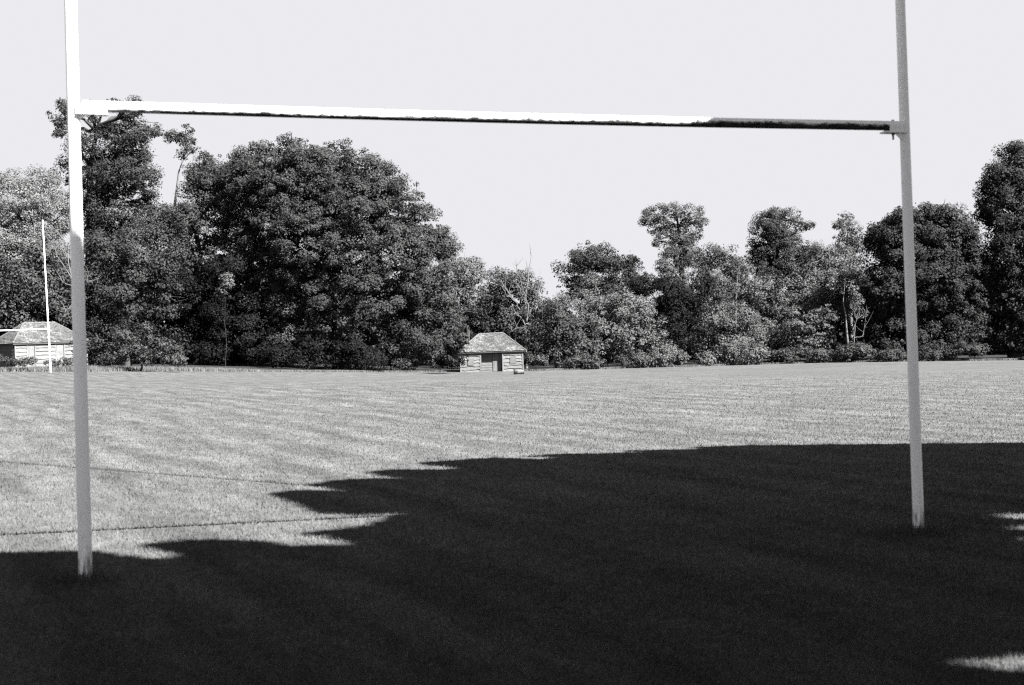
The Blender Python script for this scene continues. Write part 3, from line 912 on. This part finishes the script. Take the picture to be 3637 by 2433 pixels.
# ------------------------------------------------------------------ huts
def board_bay(mb, x0, x1, y, z0, z1, nb=6, proud=0.05, wav=0.035):
    """lapped waney-edged boards facing -Y"""
    seg = max(6, int((x1 - x0) / 0.16))
    h = (z1 - z0) / nb
    for b in range(nb):
        zt = z0 + (b + 1) * h + 0.01
        zb = z0 + b * h - 0.015
        ph, ph2 = random.uniform(0, 6), random.uniform(0, 6)
        tilt = random.uniform(-0.02, 0.02)
        vs = []
        for i in range(seg + 1):
            t = i / seg
            x = x0 + (x1 - x0) * t
            wv = wav * (math.sin(ph + t * 5.0) * 0.6 + math.sin(ph2 + t * 13) * 0.35) + tilt * (t - 0.5) + random.uniform(-0.006, 0.006)
            vs += [(x, y - 0.004, zt), (x, y - proud * random.uniform(0.85, 1.1), zb + wv), (x, y - 0.006, zb + wv + 0.03)]
        fs = []
        for i in range(seg):
            a = i * 3
            fs += [(a, a + 1, a + 4, a + 3), (a + 1, a + 2, a + 5, a + 4)]
        # ends
        fs += [(0, 2, 1), (seg * 3, seg * 3 + 1, seg * 3 + 2)]
        mb.add(vs, fs)


def hip_roof(root, W, D, H, rise, ridge, over):
    ex_, ey = W / 2 + over, D / 2 + over
    rx = ridge / 2
    mb = MB()
    nc = 15
    def slope(p0, p1, q0, q1, nrm):
        # p0-p1 eave, q0-q1 ridge side; courses of tiles
        p0, p1, q0, q1 = map(np.array, (p0, p1, q0, q1))
        nrm = np.array(nrm, float)
        nrm /= np.linalg.norm(nrm)
        for c in range(nc):
            t0, t1 = c / nc, min((c + 1.25) / nc, 1.0)
            a, b = p0 + (q0 - p0) * t0, p1 + (q1 - p1) * t0
            a2, b2 = p0 + (q0 - p0) * t1, p1 + (q1 - p1) * t1
            L = np.linalg.norm(b - a)
            k = max(2, int(L / 0.17))
            vs, fs = [], []
            for i in range(k + 1):
                t = i / k
                lo = a + (b - a) * t
                hi = a2 + (b2 - a2) * t
                lift = nrm * (0.045 + random.uniform(-0.014, 0.018))
                down = (lo - hi) / (np.linalg.norm(lo - hi) + 1e-6) * random.uniform(-0.015, 0.02)
                vs += [lo + lift + down, hi + nrm * 0.006, lo + down + nrm * 0.012]
            for i in range(k):
                g = i * 3
                fs += [(g, g + 3, g + 4, g + 1), (g, g + 2, g + 5, g + 3)]
            mb.add(vs, fs)
        mb.add([p0, p1, q1, q0], [(0, 1, 2, 3)])
    z0, z1 = H, H + rise
    sag = 0.0
    FL, FR, BL, BR_ = (-ex_, -ey, z0), (ex_, -ey, z0), (-ex_, ey, z0), (ex_, ey, z0)
    RL, RR = (-rx, 0, z1), (rx, 0, z1 + sag)
    slope(FL, FR, RL, RR, (0, -rise, ey))
    slope(BR_, BL, RR, RL, (0, rise, ey))
    slope(BL, FL, RL, RL, (-rise, 0, ex_ - rx))
    slope(FR, BR_, RR, RR, (rise, 0, ex_ - rx))
    roof = mb.build('roof', M['roof'], root)
    fb = MB()
    s = 0.09
    fb.box(-ex_ + .02, ex_ - .02, -ey + .02, -ey + .05, H - s - 0.01, H - 0.012)
    fb.box(-ex_ + .02, ex_ - .02, ey - .05, ey - .02, H - s - 0.01, H - 0.012)
    fb.box(-ex_ + .02, -ex_ + .05, -ey + .053, ey - .053, H - s - 0.01, H - 0.012)
    fb.box(ex_ - .05, ex_ - .02, -ey + .053, ey - .053, H - s - 0.01, H - 0.012)
    fb.build('eaves_board', M['fascia'], roof)
    rb = MB()
    n = int(ridge / 0.3)
    for i in range(n):
        x = -rx + ridge * i / n
        j = random.uniform(-0.015, 0.015)
        rb.tube([(x, 0, z1 + 0.02 + j), (x + ridge / n - 0.02, 0, z1 + 0.02 + j)], 0.085, 8)
    for sx in (-1, 1):
        for sy in (-1, 1):
            a = np.array((sx * ex_, sy * ey, z0 + 0.03)); b = np.array((sx * rx, 0, z1 + 0.03))
            m_ = 13
            for i in range(m_):
                p, q_ = a + (b - a) * (i / m_), a + (b - a) * ((i + 0.93) / m_)
                rb.tube([p, q_], 0.065 + random.uniform(-0.01, 0.01), 6)
    rb.build('ridge_tiles', M['ridge'], roof)


def hut_common(root, W, D, H):
    # back and side walls, plain boarded on the inside
    for nm, args in (('back', None),):
        mb = MB()
        mb.box(-W / 2, W / 2, D / 2 - 0.06, D / 2, -0.5, H - 0.02)
        mb.build('back_wall', M['board'], root)
    for sx in (-1, 1):
        mb = MB()
        x0 = sx * W / 2
        mb.box(min(x0, x0 - sx * 0.06), max(x0, x0 - sx * 0.06), -D / 2 + 0.062, D / 2 - 0.062, -0.5, H - 0.02)
        # lap lines
        nb = 7
        for b in range(nb):
            z = -0.1 + b * (H / nb)
            xa, xb = x0 + sx * 0.002, x0 + sx * 0.045
            mb.add([(xa, -D / 2 + 0.1, z + H / nb), (xb, -D / 2 + 0.1, z), (xb, D / 2 - 0.1, z), (xa, D / 2 - 0.1, z + H / nb), (xa, -D / 2 + .1, z + 0.02), (xa, D / 2 - .1, z + 0.02)],
                   [(0, 1, 2, 3), (1, 4, 5, 2)])
        mb.build('side_wall', M['board'], root)


def central_hut():
    W, D, H = 6.1, 3.7, 1.95
    px = 1748
    d = edge_depth(px) - 0.6
    base_y = 1322
    c = at(px, base_y, d)
    root = empty('wooden_hut', (c[0], c[1] + D / 2, c[2]), 'small pale boarded hut with recessed doorway and mossy hipped roof in the centre', 'hut')
    hut_common(root, W, D, H)
    bw = 2.04
    yf = -D / 2
    for sx in (-1, 1):
        x0, x1 = (-W / 2, -W / 2 + bw) if sx < 0 else (W / 2 - bw, W / 2)
        mb = MB()
        mb.box(x0 + 0.02, x1 - 0.02, yf + 0.003, yf + 0.06, -0.5, H - 0.02)
        board_bay(mb, x0 + 0.1, x1 - 0.1, yf, -0.05, H - 0.08, 6, 0.075, 0.06)
        wl = mb.build('front_wall', M['board'], root)
        for xx in (x0, x1 - 0.12):
            pb = MB()
            pb.box(xx, xx + 0.12, yf - 0.085, yf - 0.002, -0.4, H - 0.05, 0.008)
            pb.build('corner_post', M['batten'], wl)
        # patched-over window
        sb = MB()
        xc = (x0 + x1) / 2 + 0.02
        sb.box(xc - 0.29, xc + 0.29, yf - 0.10, yf - 0.066, 0.72, 1.42 if sx > 0 else 1.36, 0.02)
        sb.build('shutter', M['panel'], root)
    # recessed doorway
    yb = yf + 0.44
    hb = MB()
    hb.box(-W / 2 + bw + 0.005, W / 2 - bw - 0.005, yb, yb + 0.05, -0.5, H - 0.02)
    board_bay(hb, -W / 2 + bw + 0.02, 0.05, yb - 0.003, -0.05, 1.9, 8, 0.04, 0.015)
    hb.build('recess_wall', M['panel'], root)
    for sx in (-1, 1):
        rb = MB()
        x = sx * (W / 2 - bw)
        rb.box(min(x, x + sx * 0.05), max(x, x + sx * 0.05), yf + 0.065, yb - 0.003, -0.5, H - 0.02)
        rb.build('recess_side', M['inner'], root)
    dbm = MB()
    dbm.box(0.1, 0.92, yb - 0.075, yb - 0.01, 0.0, 1.72, 0.012)
    for k in range(5):
        x = 0.12 + k * 0.16
        dbm.box(x, x + 0.145, yb - 0.095, yb - 0.077, 0.03, 1.66, 0.006)
    dr = dbm.build('door', M['panel'], root)
    hb = MB()
    hb.tube([(0.82, yb - 0.13, 0.86), (0.82, yb - 0.13, 1.0)], 0.012, 6)
    hb.build('handle', M['steel'], dr)
    lb = MB()
    lb.box(-W / 2 + bw - 0.02, W / 2 - bw + 0.02, yf - 0.03, yf + 0.06, H - 0.2, H - 0.03)
    lb.build('lintel', M['inner'], root)
    hip_roof(root, W, D, H, 1.72, 2.35, 0.26)
    return root, c


def left_hut():
    W, D, H = 6.7, 3.7, 1.9
    d = 118.0
    # near left front corner stands at this column
    fl = at(53, 1303, d)
    rz = math.radians(47)
    cr, sr = math.cos(rz), math.sin(rz)
    off = np.array([-W / 2 * cr + D / 2 * sr, -W / 2 * sr - D / 2 * cr])
    cx_, cy_ = fl[0] - off[0], fl[1] - off[1]
    zb = float(fl[2])
    root = empty('wooden_hut', (cx_, cy_, zb), 'pale boarded hut with mossy tiled roof half hidden behind the left goalpost', 'hut', rz=rz)
    hut_common(root, W, D, H)
    yf = -D / 2
    mb = MB()
    mb.box(-W / 2 + 0.02, W / 2 - 0.02, yf + 0.003, yf + 0.06, -0.8, H - 0.02)
    for x0, x1 in ((-3.25, -2.25), (-1.5, 0.35), (1.2, 2.1)):
        board_bay(mb, x0, x1, yf, -0.1, H - 0.05, 6, 0.075, 0.04)
    board_bay(mb, 2.88, 3.24, yf, -0.1, H - 0.05, 6, 0.05, 0.03)
    wl = mb.build('front_wall', M['board'], root)
    for xx in (-3.35, -2.28, -1.56, 0.33, 1.12, 2.1, 3.25):
        pb = MB()
        pb.box(xx, xx + 0.1, yf - 0.075, yf - 0.002, -0.7, H - 0.05, 0.006)
        pb.build('batten', M['batten'], wl)
    for x0, x1 in ((-2.15, -1.6), (0.46, 1.08)):
        sb = MB()
        sb.box(x0, x1, yf - 0.05, yf - 0.008, 0.25, H - 0.12, 0.012)
        sb.build('shutter', M['batten'], root)
    db = MB()
    db.box(2.22, 2.82, yf - 0.09, yf - 0.03, -0.2, H - 0.25, 0.02)
    dr = db.build('door', M['batten'], root)
    hb = MB()
    hb.box(2.3, 2.75, yf - 0.11, yf - 0.092, 1.2, 1.28)
    hb.build('hinge', M['steel'], dr)
    hip_roof(root, W, D, H, 1.72, 2.9, 0.22)
    return root


hut, hut_c = central_hut()
left_hut()

# black rounded roller in front of the central hut
g = ground(1842, 1331)
print('hut', hut_c, 'edge', EDGE[5], 'roller', g, 'lefthut', edge_depth(53))
rl = empty('grass_roller', g, 'small roller with a black rounded end lying on the grass before the central hut', 'roller')
mb = MB()
mb.tube([(-0.14, 0.03, 0.26), (0.62, 0.08, 0.24)], [0.235, 0.235], 20)
mb.build('drum', M['concrete'], rl)
mb = MB()
mb.tube([(-0.58, 0, 0.33), (-0.54, 0, 0.33), (-0.17, 0.02, 0.33), (-0.145, 0.025, 0.33)], [0.27, 0.34, 0.34, 0.3], 20)
mb.build('end_drum', M['roller'], rl)
mb = MB()
mb.box(0.625, 0.66, -0.18, 0.3, 0.02, 0.36)
mb.tube([(0.64, -0.1, 0.26), (0.3, -0.33, 0.34), (-0.3, -0.36, 0.36)], 0.016, 6)
mb.build('frame', M['roller'], rl)
rl.scale = (0.72, 0.72, 0.72)

# ------------------------------------------------------------------ goals
POST_H = 12.4


def near_goal():
    root = empty('rugby_goal', ((LB[0] + RB[0]) / 2, (LB[1] + RB[1]) / 2, float(gz(0, 9.8))),
                 'large white rugby goal in the foreground, crossbar stained black underneath', 'goalposts')
    O = np.array(root.location)
    for (bx_, by_), (tx, ty), d, r0, r1, B in (((305, 2072), (250, 0), 9.02, 0.0435, 0.0375, LB), ((3264, 1899), (3197, 0), 10.52, 0.0415, 0.0355, RB)):
        b = at(bx_, by_, d)
        t = at(tx, ty, d)
        u_ = (t - b) / np.linalg.norm(t - b)
        mb = MB()
        n = 14
        zz = [-0.4] + list(np.linspace(0, POST_H, n))
        hscr = np.linalg.norm(t - b)
        rad = [r0 + (r1 - r0) * min(max(z, 0) / hscr, 1.6) for z in zz]
        mb.tube([u_ * z for z in zz], rad, 32)
        o = mb.build('post', M['post'], root)
        o.location = b - O
    # crossbar, built along local X, +Z up
    a = at(294, 378, 9.02)
    c = at(3206, 449, 10.50)
    L = np.linalg.norm(c - a)
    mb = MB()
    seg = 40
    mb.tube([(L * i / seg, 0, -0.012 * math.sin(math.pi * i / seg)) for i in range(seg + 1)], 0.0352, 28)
    bar = mb.build('crossbar', M['bar'], root)
    dv = Vector((c - a) / L)
    xax = dv
    yax = Vector((0, 0, 1)).cross(xax).normalized()
    zax = xax.cross(yax)
    frame = Matrix(((xax[0], yax[0], zax[0], a[0] - O[0]), (xax[1], yax[1], zax[1], a[1] - O[1]), (xax[2], yax[2], zax[2], a[2] - O[2]), (0, 0, 0, 1)))
    bar.matrix_local = frame
    # brackets: channel shoes on a plate welded to each post
    for end, x0, x1 in ((0, -0.04, 0.15), (1, L - 0.13, L + 0.012)):
        bb = MB()
        ch = 0.046
        bb.box(x0, x1, -ch, -ch + 0.006, -0.0455, 0.004)
        bb.box(x0, x1, ch - 0.006, ch, -0.0455, 0.004)
        pl0, pl1 = (x0, x1) if end == 0 else (x0 - 0.035, x1)
        bb.box(pl0, pl1, -ch - 0.001, ch + 0.001, -0.0555, -0.0455)
        # triangular gusset under the plate
        gx0, gx1 = (x0 + 0.012, x0 + 0.075) if end == 0 else (x1 - 0.012, x1 - 0.075)
        hz = -0.115 if end else -0.085
        vs = [(gx0, -0.006, -0.0565), (gx1, -0.006, -0.0565), (gx0, -0.006, hz), (gx0, 0.006, -0.0565), (gx1, 0.006, -0.0565), (gx0, 0.006, hz)]
        bb.add(vs, [(0, 1, 2), (3, 5, 4), (0, 3, 4, 1), (1, 4, 5, 2), (2, 5, 3, 0)])
        br = bb.build('bracket', M['bracket'], root)
        br.matrix_local = frame
        bo = MB()
        xb = (x0 + x1) / 2 if end == 0 else x1 - 0.092
        bo.tube([(xb, 0, -0.0562), (xb, 0, -0.07)], 0.013, 6)
        bo.tube([(xb, 0, -0.068), (xb, 0, -0.104 if end else -0.075)], [0.008, 0.0065], 8)
        bo.build('bolt', M['steel'], br)
        bo = MB()
        bo.tube([(xb, 0, 0.0376), (xb, 0, 0.043)], 0.012, 6)
        bo.build('nut', M['steel'], br)
    return root


near_goal()


def far_goal():
    d = 101.0
    B = at(180, 1321, d)
    T = at(151, 780, d)
    root = empty('rugby_goal', (B[0], B[1], B[2]), 'smaller white rugby goal standing far off before the left hut', 'goalposts')
    up = T - B
    rise = at(0, 1176, d) - at(170, 1170, d)
    left = rise / np.linalg.norm(rise)
    for k, s in enumerate((0.0, 5.7)):
        mb = MB()
        o_ = left * s
        o_[2] = float(gz(B[0] + o_[0], B[1])) - B[2]
        n = 8
        mb.tube([o_ + up * t for t in np.linspace(-0.03, 1, n)], [0.064 - 0.026 * i / (n - 1) for i in range(n)], 12)
        mb.build('post', M['farpaint'], root)
    p = at(172, 1170, d) - B
    mb = MB()
    mb.tube([p, p + left * 5.7], 0.047, 12)
    mb.build('crossbar', M['farpaint'], root)


far_goal()

# ------------------------------------------------------------------ rough unmown grass along the left edge
n = 110000
px = rng.uniform(-500, 3900, n)
dep = np.array([edge_depth(a) for a in px])
dpt = dep + rng.uniform(0.3, 1.0, n) ** 1.0 * np.interp(px, [0, 300, 800, 950, 1650, 3900], [9, 9, 5, 2.0, 1.6, 1.8])
bx = (px - CX) / F * dpt
pts = np.stack([bx, dpt, gz(bx, dpt)], -1)
hh = rng.uniform(0.08, 0.36, n) * np.interp(px, [0, 300, 800, 950, 3900], [1.0, 1.3, 0.9, 0.55, 0.6])
wd = rng.uniform(0.025, 0.07, n)
blades('rough_grass', pts, hh, wd, 0.5, M['rough'], 'strip of long unmown grass along the far edge of the field', 'grass')

# ------------------------------------------------------------------ trees outside the frame to the right that shade the foreground
# outline of their shade, measured on the 2344 copy
SHD = [(-300, 1266), (-80, 1270), (0, 1272), (60, 1269), (130, 1268), (200, 1268), (260, 1277), (320, 1283), (400, 1286), (470, 1278), (420, 1272), (350, 1251), (400, 1244), (460, 1240), (520, 1239), (580, 1246),
       (660, 1254), (740, 1256), (830, 1250), (780, 1236), (700, 1224), (770, 1217), (862, 1208), (884, 1189), (950, 1180), (952, 1173), (880, 1175), (800, 1178), (735, 1176), (690, 1152), (628, 1134), (680, 1126), (760, 1128), (845, 1130),
       (790, 1122), (722, 1112), (770, 1103), (860, 1098), (955, 1101), (900, 1092), (848, 1084), (900, 1077), (1000, 1078), (1085, 1074), (1020, 1068), (960, 1062), (1040, 1056), (1130, 1050),
       (1240, 1054), (1300, 1049), (1215, 1046), (1290, 1041), (1400, 1040), (1500, 1037), (1420, 1034), (1520, 1032), (1640, 1029), (1590, 1026), (1700, 1022), (1850, 1020), (2050, 1018), (2344, 1016), (2700, 1014)]
poly = [ground(a * K, b * K)[:2] for a, b in SHD]
poly += [np.array([11.5, 14.0]), np.array([9.0, 4.0]), np.array([6.0, -3.0]), np.array([-3.5, -3.0]), np.array([-7.0, 5.0]), np.array([-7.0, 10.6])]
poly = np.array(poly)
GAPS = []
for x0, x1, y0, y1 in ((2262, 2420, 1178, 1190), (2300, 2440, 1206, 1216), (2315, 2460, 1232, 1242), (2125, 2520, 1510, 1536), (-200, 18, 1307, 1313)):
    a = ground((x0 + x1) / 2 * K, y1 * K)[:2]; b_ = ground((x0 + x1) / 2 * K, y0 * K)[:2]
    e0 = ground(x0 * K, (y0 + y1) / 2 * K)[:2]; e1 = ground(x1 * K, (y0 + y1) / 2 * K)[:2]
    GAPS.append(((e0 + e1) / 2, abs(e1[0] - e0[0]) / 2, max(abs(b_[1] - a[1]) / 2, 0.05)))


def inpoly(p):
    x, y = p[:, 0], p[:, 1]
    c = np.zeros(len(p), bool)
    j = len(poly) - 1
    for i in range(len(poly)):
        xi, yi = poly[i]
        xj, yj = poly[j]
        t = ((yi > y) != (yj > y)) & (x < (xj - xi) * (y - yi) / (yj - yi + 1e-12) + xi)
        c ^= t
        j = i
    return c


def shade_ok(P):
    h = P[:, 2] - gz(P[:, 0], P[:, 1])
    for _ in range(2):
        g_ = P[:, :2] - SD[None] * (h / TAN)[:, None]
        h = P[:, 2] - gz(g_[:, 0], g_[:, 1])
    ok = inpoly(g_)
    for c, rx, ry in GAPS:
        ok &= (((g_[:, 0] - c[0]) / (rx + 0.03)) ** 2 + ((g_[:, 1] - c[1]) / (ry + 0.09)) ** 2) > 1
    return ok, g_


TR = [np.array([6.5, -4.0]), np.array([12.5, 0.5]), np.array([17.0, 7.0])]
n = 3600
gxy = np.stack([rng.uniform(-7.5, 12, n), rng.uniform(-3, 20, n)], -1)
zc = rng.uniform(7.2, 12.0, n)
cl = np.stack([gxy[:, 0] + SD[0] * zc / TAN, gxy[:, 1] + SD[1] * zc / TAN, zc], -1)
cl = cl[inpoly(gxy)]
Ps, Ns = [], []
for c in cl:
    r = rng.uniform(0.35, 0.75)
    m_ = int(210 * r * r)
    o_ = sph(m_)
    Ps.append(c + o_ * (r * rng.uniform(0.2, 1, m_) ** 0.6)[:, None] * np.array([1, 1, 0.75]))
    Ns.append(o_ * 0.4 + np.array([0, 0, 0.7]) + rng.normal(size=(m_, 3)) * 0.5)
P = np.concatenate(Ps); Nn = np.concatenate(Ns)
# extra sprays that carry the outline of the shadow
m_ = 140000
g2 = np.stack([rng.uniform(-6.5, 12, m_), rng.uniform(-3, 20, m_)], -1)
z2 = rng.uniform(7.6, 9.0, m_)
P2 = np.stack([g2[:, 0] + SD[0] * z2 / TAN, g2[:, 1] + SD[1] * z2 / TAN, z2], -1)
P = np.concatenate([P, P2]); Nn = np.concatenate([Nn, sph(m_) * 0.6 + np.array([0.3, -0.3, 0.6])])
ok, _g = shade_ok(P)
vis = (P[:, 1] > 0) & (np.abs(P[:, 0]) < 0.5 * P[:, 1]) & (P[:, 2] - EYE < 0.42 * P[:, 1])
ok &= ~vis
P, Nn = P[ok], Nn[ok]
which = np.argmin(np.stack([np.linalg.norm(P[:, :2] - t[None], axis=1) for t in TR]), axis=0)
labs = ['shade tree outside the photo just behind the photographer', 'shade tree outside the photo to the right of the photographer', 'shade tree outside the photo beyond the right goalpost']
for i, t in enumerate(TR):
    base = np.array([t[0], t[1], float(gz(t[0], t[1]))])
    root = empty('shade_tree', base, labs[i], 'tree', 'tall trees beside the field outside the frame')
    pp = P[which == i]
    vv, ff = leaves_to_mesh(pp - base, Nn[which == i], 0.13 * np.ones(len(pp)))
    mesh_np('crown', vv, ff, M['canopy'], root)
    tb = MB()
    hz = [-0.3, 1.5, 4, 7, 9.5, 11]
    tb.tube([(0.1 * math.sin(z), 0.1 * math.cos(z * 1.3), z) for z in hz], [0.5, 0.38, 0.33, 0.27, 0.18, 0.06], 12, wob=0.05)
    tr = tb.build('trunk', M['bark'], root)
    lb = MB()
    ends = pp[rng.choice(len(pp), 22, replace=False)] - base
    for e in ends:
        z0 = min(max(e[2] - 2.5 - rng.random() * 2, 4), 8.5)
        pth = limb_path(np.array([0, 0, z0]), e, 5, 0.08, 0.05)
        mid_ok, _ = shade_ok(np.array(pth) + base)
        lb.tube(pth, [0.11 * (1 - 0.8 * k / 5) for k in range(6)], 6)
    lb.build('branches', M['bark'], tr)

print('leaves', NLEAF, 'canopy', len(P))

cy = scene.cycles
cy.use_denoising = False
cy.max_bounces = 5
cy.diffuse_bounces = 3
cy.transmission_bounces = 3
cy.filter_width = 1.3 if hasattr(cy, 'filter_width') else 1.5
